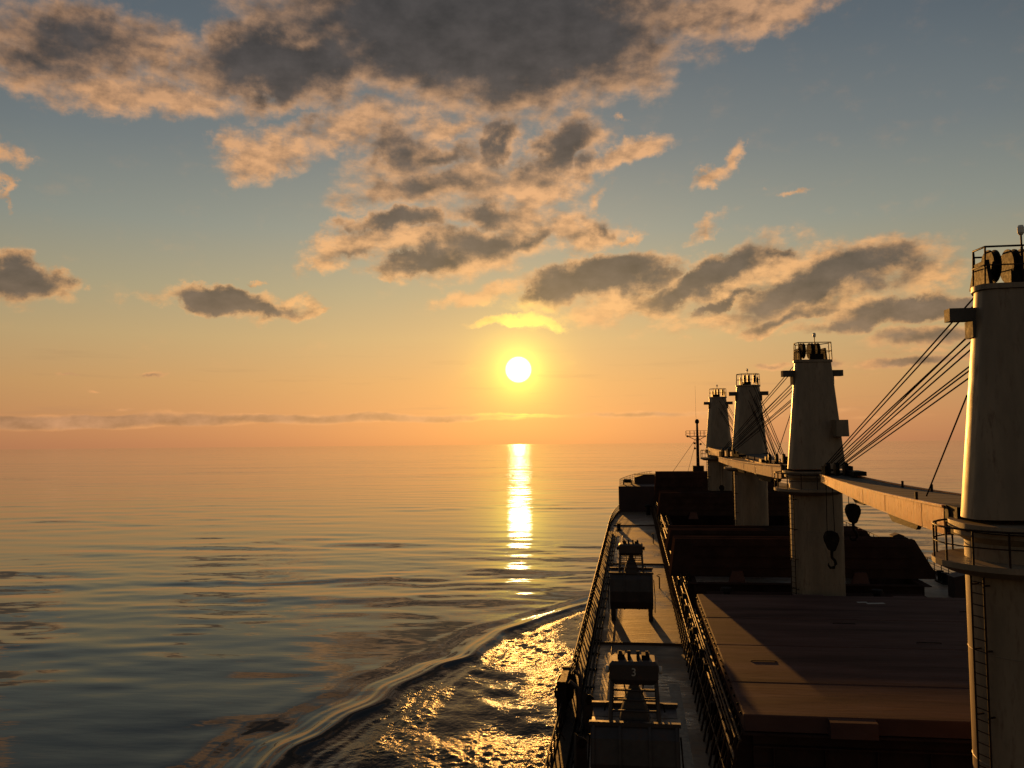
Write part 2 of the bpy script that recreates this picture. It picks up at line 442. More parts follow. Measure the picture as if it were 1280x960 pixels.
def rrect(hx, hy, rad, z, cx=0.0, cy=0.0, n=5):
    pts = []
    for sx, sy, a in ((1, 1, 0), (-1, 1, 90), (-1, -1, 180), (1, -1, 270)):
        for k in range(n):
            t = R(a + 90.0 * k / (n - 1))
            pts.append((cx + sx * (hx - rad) + rad * math.cos(t), cy + sy * (hy - rad) + rad * math.sin(t), z))
    return pts


# ------------------------------------------------------------------ the sea: one sheet to the horizon
CX = 10.45                                                       # ship's centre line


def build_sea():
    def px_dist(y):
        return 21.0 * 1070.0 / (y - 555.0)
    rows = list(np.linspace(3, 48, 18)) + [px_dist(y) for y in np.arange(985, 560, -0.75)]
    d = rows[-1]
    while d < 90000:
        d *= 1.12
        rows.append(d)
    rows = np.array(rows)
    a_in = np.radians(np.arange(-46, 40.01, 0.1))
    a_out = np.radians(np.arange(43, 312, 3.0))
    ang = np.concatenate([a_in, a_out])
    nr, na = len(rows), len(ang)
    D, A = np.meshgrid(rows, ang, indexing='ij')
    X, Y = D * np.sin(A), D * np.cos(A)
    dr = np.gradient(rows)[:, None]
    H = np.zeros_like(X)
    r2 = np.random.default_rng(3)
    # slow patches: some water is livelier than the rest
    patch = np.zeros_like(X)
    for _ in range(10):
        lam = r2.uniform(40, 160)
        th = r2.uniform(0, 2 * np.pi)
        patch += np.sin(2 * np.pi / lam * (X * np.cos(th) * 0.6 + Y * np.sin(th)) + r2.uniform(0, 6.28))
    patch = np.clip(1.0 + 0.28 * patch, 0.25, 1.6)
    N = 70
    lams = np.exp(r2.uniform(np.log(3.0), np.log(26.0), N))
    for lam in lams:
        th = np.pi / 2 + r2.normal(0.0, 0.38)                   # crests mostly across the line of sight
        slope = 0.026 * np.sqrt(2.0 / N) * (1.0 if lam < 14 else 0.8)
        k = 2 * np.pi / lam
        fade = np.clip(lam / (3.0 * dr) - 0.6, 0, 1)
        H += fade * (slope / k) * np.sin(k * (X * np.cos(th) + Y * np.sin(th)) + r2.uniform(0, 6.28))
    H *= patch
    # bow wave: a smooth ridge peeling off the bow, churned water between it and the hull
    ys = np.array([-900, -200, 0, 30, 55, 67, 82, 94.5, 106, 114, 121])
    cs = np.array([300, 86, 46, 39.8, 34.6, 31.8, 28.6, 25.4, 20.9, 16.6, 13.2])
    wob = 0.55 * np.sin(Y / 5.3 + 1.0) + 0.4 * np.sin(Y / 2.9) + 0.25 * np.sin(Y / 1.4 + X / 3)
    s = np.abs(X - CX) - np.interp(Y, ys, cs) - wob * np.clip((115 - Y) / 30, 0, 1)
    amp = np.interp(Y, [-300, 0, 60, 100, 118, 122], [0.0, 0.55, 0.85, 0.85, 0.7, 0.0])
    wide = np.interp(Y, [0, 60, 100, 120], [1.6, 1.1, 0.75, 0.55])
    ridge = np.where(s > 0, np.exp(-(s / (1.5 * wide)) ** 2), np.exp(-(s / (0.75 * wide)) ** 2))
    H += 0.38 * amp * (0.85 * ridge - 0.32 * np.exp(-((s + 2.4 * wide) / (1.1 * wide)) ** 2)
                + 0.22 * np.exp(-((s + 4.3 * wide) / (0.9 * wide)) ** 2) - 0.2 * np.exp(-((s - 3.6 * wide) / (1.4 * wide)) ** 2)
                + 0.12 * np.exp(-((s - 6.4 * wide) / (1.4 * wide)) ** 2))
    stri = sum(np.sin(2 * np.pi * s / l_ + p_ + 0.7 * np.sin(Y / 4.1 + l_)) * l_ for l_, p_ in ((0.8, 0.0), (1.15, 1.7), (1.6, 3.9)))
    H += 0.011 * stri * np.exp(-((s + 1.0) / 4.5) ** 2) * np.clip((116 - Y) / 12, 0, 1) * np.clip(0.8 / (2.5 * dr) - 0.3, 0, 1)
    turb = np.clip((-s - 0.7 * wide) / (1.2 * wide), 0, 1) * np.clip((121 - Y) / 6, 0, 1) * np.clip((Y + 300) / 200, 0, 1)
    inw = turb > 0
    tw = np.zeros_like(H)
    lively = np.zeros_like(H)
    for _ in range(14):
        lam = r2.uniform(5, 22)
        th = r2.uniform(0, np.pi)
        lively += np.sin(2 * np.pi / lam * (X * np.cos(th) + 0.6 * Y * np.sin(th) + 0.8 * np.sin(Y / 7.0)) + r2.uniform(0, 6.28))
    lively = np.clip(0.75 + 0.30 * lively, 0.3, 1.7)
    for q_ in range(60):
        small = q_ < 46
        lam = np.exp(r2.uniform(np.log(0.4), np.log(1.6)) if small else r2.uniform(np.log(2.0), np.log(7.0)))
        th = r2.uniform(0, np.pi)
        k = 2 * np.pi / lam
        fade = np.clip(lam / (2.5 * dr) - 0.6, 0, 1)
        sl = 0.10 * np.sqrt(2.0 / 46) if small else 0.05 * np.sqrt(2.0 / 14)
        w_ = fade * (sl / k) * np.sin(k * (X * np.cos(th) + Y * np.sin(th)) + r2.uniform(0, 6.28) + 1.2 * np.sin(X / 2.3 + Y / 3.1))
        tw += w_ * lively if small else w_
    turb2 = turb * np.clip(lively, 0.22, 1.2)
    H += np.where(inw, tw * turb, 0)
    Z = SEA_Z + H
    co = np.stack([X, Y, Z], -1).reshape(-1, 3)
    i = np.arange(nr - 1)[:, None] * na
    j = np.arange(na)[None, :]
    jn = (j + 1) % na
    q = np.stack([i + j, i + na + j, i + na + jn, i + jn], -1).reshape(-1, 4)
    nv = len(co)
    co = np.vstack([co, [[0, 0, SEA_Z]]])
    me = bpy.data.meshes.new('sea')
    me.vertices.add(len(co))
    me.vertices.foreach_set('co', co.ravel())
    tri = np.stack([np.full(na, nv), np.arange(na), (np.arange(na) + 1) % na], -1)
    loops = np.concatenate([q.ravel(), tri[:, [0, 2, 1]].ravel()])
    starts = np.concatenate([np.arange(len(q)) * 4, len(q) * 4 + np.arange(na) * 3])
    me.loops.add(len(loops))
    me.loops.foreach_set('vertex_index', loops.astype(np.int32))
    me.polygons.add(len(starts))
    me.polygons.foreach_set('loop_start', starts.astype(np.int32))
    me.polygons.foreach_set('use_smooth', np.ones(len(starts), dtype=bool))
    me.update(calc_edges=True)
    me.validate()
    at = me.attributes.new('churn', 'FLOAT', 'POINT')
    at.data.foreach_set('value', np.concatenate([turb2.ravel(), [0]]).astype(np.float32))
    if me.polygons[1000].normal.z < 0:
        me.flip_normals()
    m = bpy.data.materials.new('sea_water')
    m.use_nodes = True
    nt = m.node_tree
    nt.nodes.clear()
    g = G(nt)
    pos = g.n('ShaderNodeNewGeometry').outputs['Position']
    churn = g.n('ShaderNodeAttribute', attribute_name='churn').outputs['Fac']
    dist = g.v('LENGTH', pos, out=1)
    p2 = g.v('MULTIPLY', pos, (0.36, 1.0, 0.0))
    far = g.rng(dist, 150.0, 700.0)
    h1 = g.m('MULTIPLY', g.noise(p2, 0.11, 3.0, 0.5), g.m('MULTIPLY', far, 0.9))         # swell too far off for the mesh
    h2 = g.m('MULTIPLY', g.noise(p2, 0.45, 3.0, 0.5), 0.04)
    h3 = g.m('MULTIPLY', g.noise(pos, 2.6, 3.0, 0.6), g.m('MULTIPLY', churn, 0.13))
    calm = g.rng(g.noise(p2, 0.012, 3.0, 0.5), 0.35, 0.65, 0.35, 1.3)
    hh = g.m('ADD', g.m('MULTIPLY', g.m('ADD', h1, h2), calm), h3)
    b = g.n('ShaderNodeBump', {'Height': hh, 'Distance': 1.0, 'Strength': 1.0})
    ro = g.m('ADD', g.rng(dist, 80, 2500, 0.010, 0.04), g.m('MULTIPLY', churn, 0.07))
    bs = g.n('ShaderNodeBsdfPrincipled', {'Base Color': (0.004, 0.0042, 0.003, 1), 'Roughness': ro, 'IOR': 1.22, 'Normal': b.outputs[0]})
    g.n('ShaderNodeOutputMaterial', {0: bs.outputs[0]})
    me.materials.append(m)
    o = bpy.data.objects.new('sea', me)
    COL.objects.link(o)
    o['kind'] = 'structure'


build_sea()

# ------------------------------------------------------------------ the ship's hull
HB = 13.55                                                       # half beam


def half_breadth(y, top=0.0):
    if y <= 100:
        return HB
    t = min(1.0, (y - 100) / (58.0 + 1.5 * top))
    return HB * max(0.0, 1 - t ** 2.6) ** 0.5


def outline(y0, y1, n, inset=0.0, top=0.0):
    ys = [y0 + (y1 - y0) * (1 - (1 - k / n) ** 2.2) for k in range(n + 1)] if y1 > 120 else [y0 + (y1 - y0) * k / n for k in range(n + 1)]
    port = [(CX - max(0.05, half_breadth(y, top) - inset), y) for y in ys]
    return port + [(2 * CX - x, y) for x, y in reversed(port)]


def build_hull():
    ship = thing('cargo_ship', 'long dark bulk carrier hull with rusty deck steaming toward the setting sun', 'ship', (CX, 0, 0))
    off = lambda pts, z: [(x - CX, y, z) for x, y in pts]
    o1 = outline(-30, 157.6, 46)
    mb = MB()
    low = [(CX + (x - CX) * 0.97, y * 0.985) for x, y in o1]
    mb.loft([off(low, -27.0), off(o1, -19.0), off(o1, DECK - 0.03)], False, False)
    part('hull', mb, 'hull', ship)
    part('main_deck', MB()._add(off(outline(-30, 157.6, 46, 0.02), DECK), [tuple(range(94))]), 'deck', ship)
    # raised forecastle
    o2 = outline(127, 158.5, 26, 0.0, 1.0)
    mb = MB()
    mb.loft([off(o2, DECK + 0.02), off(o2, -8.2)], False, False)
    mb._add(off(o2, -8.2), [tuple(range(len(o2)))])
    mb.span((-13.0 + 0.3, 126.97, DECK), (12.7, 127.05, -8.2))
    part('forecastle', mb, 'hull', ship)
    # deck plating details
    for y, x1 in ((48.7, 2.4), (77.3, 2.5), (108.4, 2.5)):
        part('deck_coaming_bar', MB().span((-13.1, y - 0.04, DECK), (-13.1 + x1 + 2.7, y + 0.04, DECK + 0.13)), 'stay', ship)
    part('walkway_strip', MB().span((1.42 - CX, 26, DECK), (1.92 - CX, 41.5, DECK + 0.004)), 'green', ship)
    mb = MB()
    for x, r in ((-2.05, 0.035), (-2.22, 0.05), (-2.42, 0.07)):
        mb.tube([(x - CX, 22, DECK + 0.14), (x - CX, 100, DECK + 0.14)], r)
    for k in range(26):
        mb.span((-2.48 - CX, 22.4 + 3 * k, DECK), (-1.98 - CX, 22.5 + 3 * k, DECK + 0.08))
    part('deck_pipe', mb, 'black', ship)
    part('deck_pipe', MB().tube([(-1.38 - CX, 24, DECK + 0.05), (-1.38 - CX, 98, DECK + 0.05)], 0.03), 'stay', ship)
    part('rail_shade_box', MB().span((-2.92 - CX, 22, DECK + 0.12), (-2.5 - CX, 99, DECK + 0.42)), 'black', ship)  # low black box added to darken the deck strip beside the rail
    part('bulwark_sheer_strake', MB().loft([[(x - CX, y, DECK - 0.02), (x - CX, y, DECK + 0.28), (x - CX + 0.07, y, DECK + 0.28), (x - CX + 0.07, y, DECK - 0.02)]
                                            for x, y in outline(-30, 126.5, 60)[:61]]), 'hull', ship)
    part('bulwark_sheer_strake', MB().loft([[(x - CX, y, DECK - 0.02), (x - CX, y, DECK + 0.28), (x - CX - 0.07, y, DECK + 0.28), (x - CX - 0.07, y, DECK - 0.02)]
                                            for x, y in outline(-30, 126.5, 60)[61:]]), 'hull', ship)


build_hull()


# ------------------------------------------------------------------ deck-edge railings
def railing(side, y0, y1, z, h, step, label, top=0.0, extra=False, ins=0.08):
    t = thing('ship_railing', label, 'railing', (CX, y0, z))
    sx = -1 if side == 'port' else 1
    X = lambda y: sx * (half_breadth(y, top) - ins)
    n = max(8, int((y1 - y0) / 1.5))
    ys = [y0 + (y1 - y0) * k / n for k in range(n + 1)]
    for hh, r in ((h, 0.035), (h * 0.68, 0.018), (h * 0.36, 0.018)):
        part('rail_bar', MB().tube([(X(y), y - y0, hh) for y in ys], r), 'rail', t)
    locs, k = [], 0
    y = y0
    while y <= y1 + 0.01:
        locs.append((X(y), y - y0, 0))
        y += step
    again(part('post', MB().span((-0.03, -0.018, 0), (0.03, 0.018, h)), 'rail', t), locs)
    if extra:
        ls = locs[1::3]
        again(part('brace', MB().tube([(0, 0, h * 0.8), (0.55, 0, 0.02)], 0.028), 'rail', t), ls)
        rr = random.Random(5)
        for y in np.arange(y0 + 1, y1 - 1, 1.1):                 # lashings, coiled lines and cable hung on the rail
            if rr.random() < 0.65:
                zc = h * rr.choice([0.36, 0.68, 0.55, 0.8])
                mb = MB().lathe((X(y) + 0.06, y - y0, zc), [(0.05, -0.05), (0.12, 0.0), (0.05, 0.05)], 7, 'X')
                mb.tube([(X(y) + 0.04, y - y0 - 0.5, h * 0.68), (X(y) + 0.08, y - y0, zc - 0.12), (X(y) + 0.04, y - y0 + 0.5, h * 0.68)], 0.022)
                part('lashing_line', mb, 'black', t)
    return t


railing('port', 21.0, 100.0, DECK, 1.1, 1.15, 'long dark rail along the port deck edge beside the sunlit water', 0, True)
railing('port', 101.0, 126.0, DECK, 1.1, 1.25, 'curved dark rail where the port deck edge bends in toward the bow')
railing('starboard', 58.0, 126.0, DECK, 1.1, 1.6, 'thin rail on the far deck edge seen beyond the raised hatch covers')
railing('port', 127.6, 152.0, -8.2, 1.0, 1.3, 'rail round the raised bow deck above the forecastle wall', 1.0)


def catwalk_railing():
    """tall lattice of leaning posts and bars between the deck and the hatches"""
    y0, y1 = 27.0, 126.0
    t = thing('catwalk_railing', 'tall dark lattice of leaning posts running along the hatches beside the port deck', 'railing', (2.45, y0, DECK))
    n = 84
    st = (y1 - y0) / n
    post = MB().tube([(0, 0, 0), (0.42, 0, 2.1), (0.42, 0, 2.62)], 0.042, 5)
    again(part('post', post, 'rail', t), [(0, st * k, 0) for k in range(n + 1)])
    rr = random.Random(2)
    for x, z, rad, m in ((0.22, 1.1, 0.035, 'rail'), (0.40, 1.95, 0.055, 'stay'), (0.42, 2.6, 0.035, 'rail')):
        part('bar', MB().tube([(x, 0.0 + k * (y1 - y0) / 40, z + rr.uniform(-0.02, 0.02)) for k in range(41)], rad), m, t)
    for k in range(46):
        y = rr.uniform(2, y1 - y0 - 2)
        z = rr.choice([1.1, 1.95, 2.25, 1.5])
        part('cable_clamp', MB().span((0.2, y - rr.uniform(0.08, 0.3), z - 0.12), (0.50, y + 0.1, z + rr.uniform(0.1, 0.3))), 'black', t)


catwalk_railing()

# ------------------------------------------------------------------ hatches
HX0, HX1 = 3.3, 17.6


def coaming(y0, y1, label, near=False):
    t = thing('hatch_coaming', label, 'hatch coaming', (CX, y0, DECK), 0, 'hatch coamings')
    L = y1 - y0
    hw = (HX1 - HX0) / 2 - 0.3
    mb = MB()
    for a, b in (((-hw, 0), (-hw + 0.12, L)), ((hw - 0.12, 0), (hw, L)), ((-hw + 0.12, 0), (hw - 0.12, 0.12)), ((-hw + 0.12, L - 0.12), (hw - 0.12, L))):
        mb.span((a[0], a[1], 0.0), (b[0], b[1], 2.25))
    part('wall', mb, 'coaming', t)
    mb = MB()
    mb.span((-hw - 0.34, -0.3, 2.253), (-hw + 0.2, L + 0.3, 2.31)).span((hw - 0.2, -0.3, 2.253), (hw + 0.34, L + 0.3, 2.31))
    mb.span((-hw + 0.2, -0.3, 2.253), (hw - 0.2, 0.2, 2.31)).span((-hw + 0.2, L - 0.2, 2.253), (hw - 0.2, L + 0.3, 2.31))
    part('top_plate', mb, 'coaming', t)
    n = int(L / 0.78)
    st = MB().prism([(-hw, 2.2), (-hw - 0.28, 2.2), (-hw - 0.92, 0.0), (-hw, 0.0)], 'Y', -0.012, 0.012)
    fl = MB().loft([[(-hw - 0.30, -0.055, 2.2), (-hw - 0.30, 0.055, 2.2), (-hw - 0.27, 0.055, 2.2), (-hw - 0.27, -0.055, 2.2)],
                    [(-hw - 0.95, -0.055, 0.0), (-hw - 0.95, 0.055, 0.0), (-hw - 0.91, 0.055, 0.0), (-hw - 0.91, -0.055, 0.0)]])
    s = part('stay', st, 'coaming', t)
    part('stay_flange', fl, 'stay', s)
    again(s, [(0, 0.4 + (L - 0.8) * k / n, 0) for k in range(n + 1)])
    part('pipe_rail', MB().tube([(-hw - 0.42, -0.2, 2.05), (-hw - 0.42, L + 0.2, 2.05)], 0.05), 'stay', t)
    part('pipe_rail', MB().tube([(-hw - 0.66, -0.2, 1.25), (-hw - 0.66, L + 0.2, 1.25)], 0.03), 'rail', t)
    part('handrail', MB().tube([(-hw - 0.75, -0.2, 2.35), (-hw - 0.75, L * 0.3, 2.38), (-hw - 0.75, L + 0.2, 2.35)], 0.025), 'stay', t)
    again(part('handrail_post', MB().tube([(0, 0, 0), (-0.12, 0, 1.55)], 0.022), 'rail', t), [(-hw - 0.64, 0.5 + 1.6 * k, 0.8) for k in range(int((L - 0.6) / 1.6) + 1)])
    mb = MB().span((-0.09, -0.06, 0), (0.09, 0.06, 0.34)).tube([(0.0, 0, 0.3), (-0.16, 0.0, 0.48)], 0.035)
    nc = int(L / 0.9)
    again(part('cleat', mb, 'black', t), [(-hw - 0.2, 0.3 + (L - 0.6) * k / nc, 2.31) for k in range(nc + 1)])
    if near:
        mb = MB()
        for z in (0.5, 1.2, 1.85):
            mb.span((-hw, -0.2, z), (hw, -0.002, z + 0.05))
        for k in range(9):
            x = -hw + 0.6 + k * (2 * hw - 1.2) / 8
            mb.span((x - 0.015, -0.22, 0.02), (x + 0.015, -0.003, 0.49)).span((x - 0.015, -0.22, 0.56), (x + 0.015, -0.003, 1.19)).span((x - 0.015, -0.22, 1.26), (x + 0.015, -0.003, 1.84))
        part('stiffener', mb, 'coaming', t)
    return t


coaming(28.6, 48.3, 'red brown coaming with slanted stays under the nearest flat hatch cover', True)
coaming(55.4, 76.6, 'coaming with slanted stays under the two raised cover stacks before the second crane')
coaming(83.4, 104.6, 'coaming between the third and fourth cranes, under a raised cover stack')
coaming(110.6, 126.4, 'foremost coaming, under the tallest raised cover stack near the bow')


def closed_cover():
    t = thing('hatch_cover', 'nearest hatch cover, closed flat and rusty red with seams across it', 'hatch cover', (CX, 28.4, DECK + 2.31), 0, 'hatch covers')
    hw = (HX1 - HX0) / 2
    z0, z1 = 0.05, 0.56
    for k, (a, b) in enumerate(((0.0, 3.55), (3.58, 8.85), (8.98, 14.2), (14.23, 20.1))):
        mb = MB().loft([rrect(hw, (b - a) / 2, 0.05, z0, 0, (a + b) / 2, 3), rrect(hw, (b - a) / 2, 0.05, z1 - 0.03 + 0.012 * (k % 2), 0, (a + b) / 2, 3),
                        rrect(hw - 0.04, (b - a) / 2 - 0.03, 0.05, z1 + 0.012 * (k % 2), 0, (a + b) / 2, 3)])
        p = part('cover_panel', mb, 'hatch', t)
    mb = MB().span((-4.6, -0.45, z0), (-3.2, -0.003, z1 - 0.02))
    part('hinge_bracket', mb, 'hatch', t)
    mb = MB()
    for x, y in ((-1.0, 13.3), (1.6, 9.9), (4.4, 6.2), (-5.6, 6.4), (5.6, 16.4)):
        mb.tube([(x - 0.5, y, z1 + 0.01), (x - 0.42, y, z1 + 0.035), (x + 0.42, y, z1 + 0.035), (x + 0.5, y, z1 + 0.01)], 0.018)
    part('lifting_bar', mb, 'black', t)
    mb = MB()
    for x, y, a in ((1.7, 18.2, 0.9), (1.1, 18.45, 0.5)):
        mb.box((x, y, z1 + 0.016), (a, 0.16 + a * 0.15, 0.004), 0.15)
    part('bare_patch', mb, 'bare', t)
    mb = MB()
    for y, x in ((20.1, -1.2), (20.1, 4.0)):
        mb.span((x - 0.8, y + 0.004, z0), (x + 0.8, y + 0.5, z1 - 0.03))
    part('hinge_bracket', mb, 'hatch', t)


closed_cover()


def raised_cover(y, n, zb, zt, hwb, hwt, label, gap=0.72):
    """folded cover panels standing on edge, one behind the other, their ends raked"""
    t = thing('raised_hatch_cover', label, 'hatch cover', (CX, y, DECK), 0, 'hatch covers')
    b, h = zb - DECK, zt - DECK
    for k in range(n):
        hk = h - (0.0, 0.12, 0.05, 0.16)[k % 4]
        f = (hk - b) / (h - b)
        w = hwb + (hwt - hwb) * f
        y0 = k * gap
        mb = MB().prism([(-hwb, b), (hwb, b), (hwb - 0.1, b + 0.5), (w, hk), (-hwb + 0.35 * f, hk)], 'Y', y0, y0 + gap - 0.1)
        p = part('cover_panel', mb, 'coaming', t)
        if k == 0:
            r = MB()
            for j in range(3):
                z = b + (hk - b) * (0.25 + 0.28 * j)
                r.span((-hwt + 0.3, y0 - 0.1, z), (hwt - 0.3, y0 - 0.003, z + 0.07))
            part('stiffener', r, 'coaming', p)
            for x in (-4.2, 3.4):
                part('hinge_bracket', MB().prism([(-0.35, 0.0), (-0.1, 0.75), (0.55, 0.75), (0.75, 0.0)], 'Y', y0 - 0.35, y0 - 0.003), 'hatch', p, (x, 0, b - 0.35))


raised_cover(57.4, 4, -9.55, -7.12, 8.2, 7.0, 'raised folded hatch panels directly behind the second nearest crane pillar')
raised_cover(69.5, 5, -9.55, -7.95, 8.0, 7.2, 'lower folded hatch panels just before the third crane pillar')
raised_cover(97.5, 5, -9.55, -7.05, 7.9, 7.0, 'folded hatch panels hiding the foot of the fourth crane pillar')
raised_cover(114.5, 5, -9.55, -5.60, 7.9, 7.9, 'tallest wall of folded hatch panels, foremost before the bow')


# ------------------------------------------------------------------ deck cranes
def crane(y, fwd, slew, label, dz=0.0, lamp=True, cab=True, pend=True):
    t = thing('deck_crane', label, 'crane', (CX, y, DECK + dz), 0, 'deck cranes along the centre line')
    ped = part('pedestal', MB().lathe((0, 0, 0), [(1.75, 0), (1.75, 0.25), (1.46, 0.5), (1.46, 8.9), (1.7, 9.08), (1.7, 9.2)], 40), 'cream', t)
    for z in (3.1, 6.0):
        part('weld_seam', MB().lathe((0, 0, z), [(1.45, -0.02), (1.472, 0.0), (1.45, 0.02)], 40), 'cream', ped)
    mb = MB()
    for sx in (-0.21, 0.21):
        mb.tube([(sx, 0, 0.2), (sx, 0, 8.35)], 0.028)
    for k in range(27):
        mb.tube([(-0.21, 0, 0.4 + 0.3 * k), (0.21, 0, 0.4 + 0.3 * k)], 0.016, 5)
    for k in range(5):
        mb.span((-0.2, 0.0, 1.0 + 1.7 * k), (-0.16, 0.25, 1.04 + 1.7 * k)).span((0.16, 0.0, 1.0 + 1.7 * k), (0.2, 0.25, 1.04 + 1.7 * k))
    a = R(205)
    part('ladder', mb, 'rail', ped, (1.66 * math.cos(a) * 1.0, 1.66 * math.sin(a) * 1.0, 0), a + math.pi / 2)
    # round landing shifted to port
    c = (-0.32, -0.12)
    ring = lambda r, z: [(c[0] + r * math.cos(2 * math.pi * k / 32), c[1] + r * math.sin(2 * math.pi * k / 32), z) for k in range(32)]
    plat = part('platform', MB().loft([ring(1.6, 8.1), ring(2.02, 8.3), ring(2.02, 8.45)]), 'cream', t)
    mb = MB()
    angs = [R(95 + 12.5 * k) for k in range(19)]
    for h, r in ((0.88, 0.03), (0.45, 0.02)):
        mb.tube([(c[0] + 1.96 * math.cos(q), c[1] + 1.96 * math.sin(q), 8.45 + h) for q in angs], r)
    for q in angs[::2]:
        mb.tube([(c[0] + 1.96 * math.cos(q), c[1] + 1.96 * math.sin(q), 8.45), (c[0] + 1.96 * math.cos(q), c[1] + 1.96 * math.sin(q), 9.33)], 0.028)
    part('platform_railing', mb, 'rail', plat)
    rz = R(slew) + (0.0 if fwd else math.pi)
    # slewing tower, tapered with rounded corners; the jib side is +y before turning
    sect = [(1.5, -1.02), (1.64, 0.0), (1.02, 1.45), (-1.02, 1.45), (-1.64, 0.0), (-1.5, -1.02)]
    for _ in range(3):                                           # round the corners, keep the back flat
        sect = [((1 - u) * a[0] + u * b[0], (1 - u) * a[1] + u * b[1]) for a, b in zip(sect, sect[1:] + sect[:1]) for u in (0.17, 0.83)]
    secs = [rrect(1.72, 1.75, 1.3, 9.25, 0, 0, 9), rrect(1.72, 1.75, 1.3, 9.42, 0, 0, 9)]
    secs += [[(x * f_, y_ * f_, z) for x, y_ in sect] for z, f_ in ((9.55, 1.0), (15.7, 0.635), (15.72, 0.68), (15.86, 0.68))]
    mb = MB()
    mb.loft(secs[0:2], True).loft(secs[2:4], True, False).loft(secs[4:6], False)
    tw = part('tower', mb, 'cream', t, (0, 0, 0), rz)
    for sx in (-1, 1):
        part('outrigger', MB().span((sx * 1.02, -0.2, 14.92), (sx * 1.75, 0.22, 15.27)).span((sx * 1.02, -0.26, 14.45), (sx * 1.19, 0.3, 14.917)), 'jibtop', tw)
    if cab:
        part('operator_cab', MB().prism([(0.75, 11.4), (1.46, 11.4), (1.42, 12.35), (0.75, 12.35)], 'Y', -1.6, -0.4), 'cream', tw)
    mb = MB()
    corner = [(-0.97, -0.63), (-1.04, 0.0), (-0.66, 0.92), (0.66, 0.92), (1.04, 0.0), (0.97, -0.63)]
    for h, r in ((1.0, 0.028), (0.5, 0.02)):
        pts = [(x * (1.0 if h < 0.6 else 0.96), y_, 15.86 + h) for x, y_ in corner]
        mb.tube(pts + [pts[0]], r)
    for x, y_ in corner + [(0.0, -0.63)]:
        mb.tube([(x, y_, 15.86), (x * 0.96, y_, 16.86)], 0.026)
    part('top_railing', mb, 'rail', tw)
    wb = MB().prism([(-0.6, 15.865), (0.8, 15.865), (0.4, 16.55), (-0.4, 16.55)], 'X', -0.85, -0.75)
    wb.prism([(-0.6, 15.865), (0.8, 15.865), (0.4, 16.55), (-0.4, 16.55)], 'X', 0.62, 0.72).span((-0.3, -0.62, 15.865), (0.5, -0.45, 16.2))
    wf = part('winch_frame', wb, 'black', tw)
    for x in (-0.55, -0.05, 0.3):
        part('rope_sheave', MB().lathe((x, 0, 16.42), [(0.20, -0.1), (0.46, -0.1), (0.46, -0.06), (0.34, -0.02), (0.34, 0.02), (0.46, 0.06), (0.46, 0.1), (0.2, 0.1)], 22, 'X'), 'black', wf)
    if lamp:
        lm = part('lamp_pole', MB().tube([(0.0, -0.6, 15.86), (0.0, -0.6, 17.15)], 0.025), 'rail', tw)
        part('lamp', MB().lathe((0.0, -0.6, 17.15), [(0.05, 0), (0.085, 0.06), (0.085, 0.2), (0.06, 0.26)], 12), 'lamp', lm)
    # jib: two side plates with a deck plate between, shallow at the tip
    j = bpy.data.objects.new
    L = 20.2
    y0 = 1.62
    hw0, hw1, zt = 1.5, 0.74, 9.66
    X = lambda s: hw0 + (hw1 - hw0) * s
    D = lambda s: 0.80 + (0.36 - 0.80) * s
    sag = lambda s: -0.12 * s - 0.12 * math.sin(math.pi * s)
    mb = MB()
    ns = 14
    ringsL = []
    for k in range(ns + 1):
        s = k / ns
        top = zt + sag(s)
        ringsL.append([(-X(s), y0 + L * s, top - D(s)), (X(s), y0 + L * s, top - D(s)), (X(s), y0 + L * s, top), (-X(s), y0 + L * s, top)])
    mb.loft(ringsL)
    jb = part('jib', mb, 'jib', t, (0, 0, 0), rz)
    mb = MB()
    for k in range(ns):
        a_, b_ = k / ns, (k + 1) / ns
        mb.loft([[(-X(s) + 0.10, y0 + L * s, zt + sag(s) + 0.004), (X(s) - 0.10, y0 + L * s, zt + sag(s) + 0.004), (X(s) - 0.10, y0 + L * s, zt + sag(s) + 0.02), (-X(s) + 0.10, y0 + L * s, zt + sag(s) + 0.02)] for s in (a_ + 0.002, b_ - 0.002)])
    part('deck_plate', mb, 'jibtop', jb)
    mb = MB()
    for sx in (-1, 1):
        mb.loft([[(sx * X(s) - 0.05, y0 + L * s, zt + sag(s)), (sx * X(s) + 0.05, y0 + L * s, zt + sag(s)), (sx * X(s) + 0.05, y0 + L * s, zt + sag(s) + 0.07), (sx * X(s) - 0.05, y0 + L * s, zt + sag(s) + 0.07)] for s in [q / ns for q in range(ns + 1)]])
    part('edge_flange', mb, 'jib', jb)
    mb = MB()
    for s in (0.11, 0.34, 0.52, 0.8):
        for sx in (-1, 1):
            mb.span((sx * X(s) - (0.008 if sx < 0 else -0.002), y0 + L * s - 0.025, zt + sag(s) - D(s) + 0.01), (sx * X(s) + (0.008 if sx > 0 else -0.002), y0 + L * s + 0.025, zt + sag(s) - 0.01))
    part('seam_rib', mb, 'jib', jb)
    for ya, yb, d in ((7.2, 12.4, 0.62), (14.4, 18.2, 0.5)):
        s = (ya + yb) / 2 / L
        zz = zt + sag(s) - D(s)
        for xa, xb in ((0.2, 0.35), (-0.3, -0.15)):
            part('belly_bracket', MB().prism([(ya, zz + 0.05), (ya + 0.9, zz - d), (yb - 1.4, zz - d), (yb, zz + 0.02)], 'X', xa, xb), 'black', jb)
    for x in (-1.35, 1.2):
        part('heel_pin', MB().span((x - 0.1, 0.7, 8.95), (x + 0.25, 1.60, 9.74)).lathe((x + 0.08, 1.5, 9.5), [(0.24, -0.22), (0.24, 0.22)], 16, 'X'), 'black', jb)
    mb = MB()
    zh = zt + sag(1)
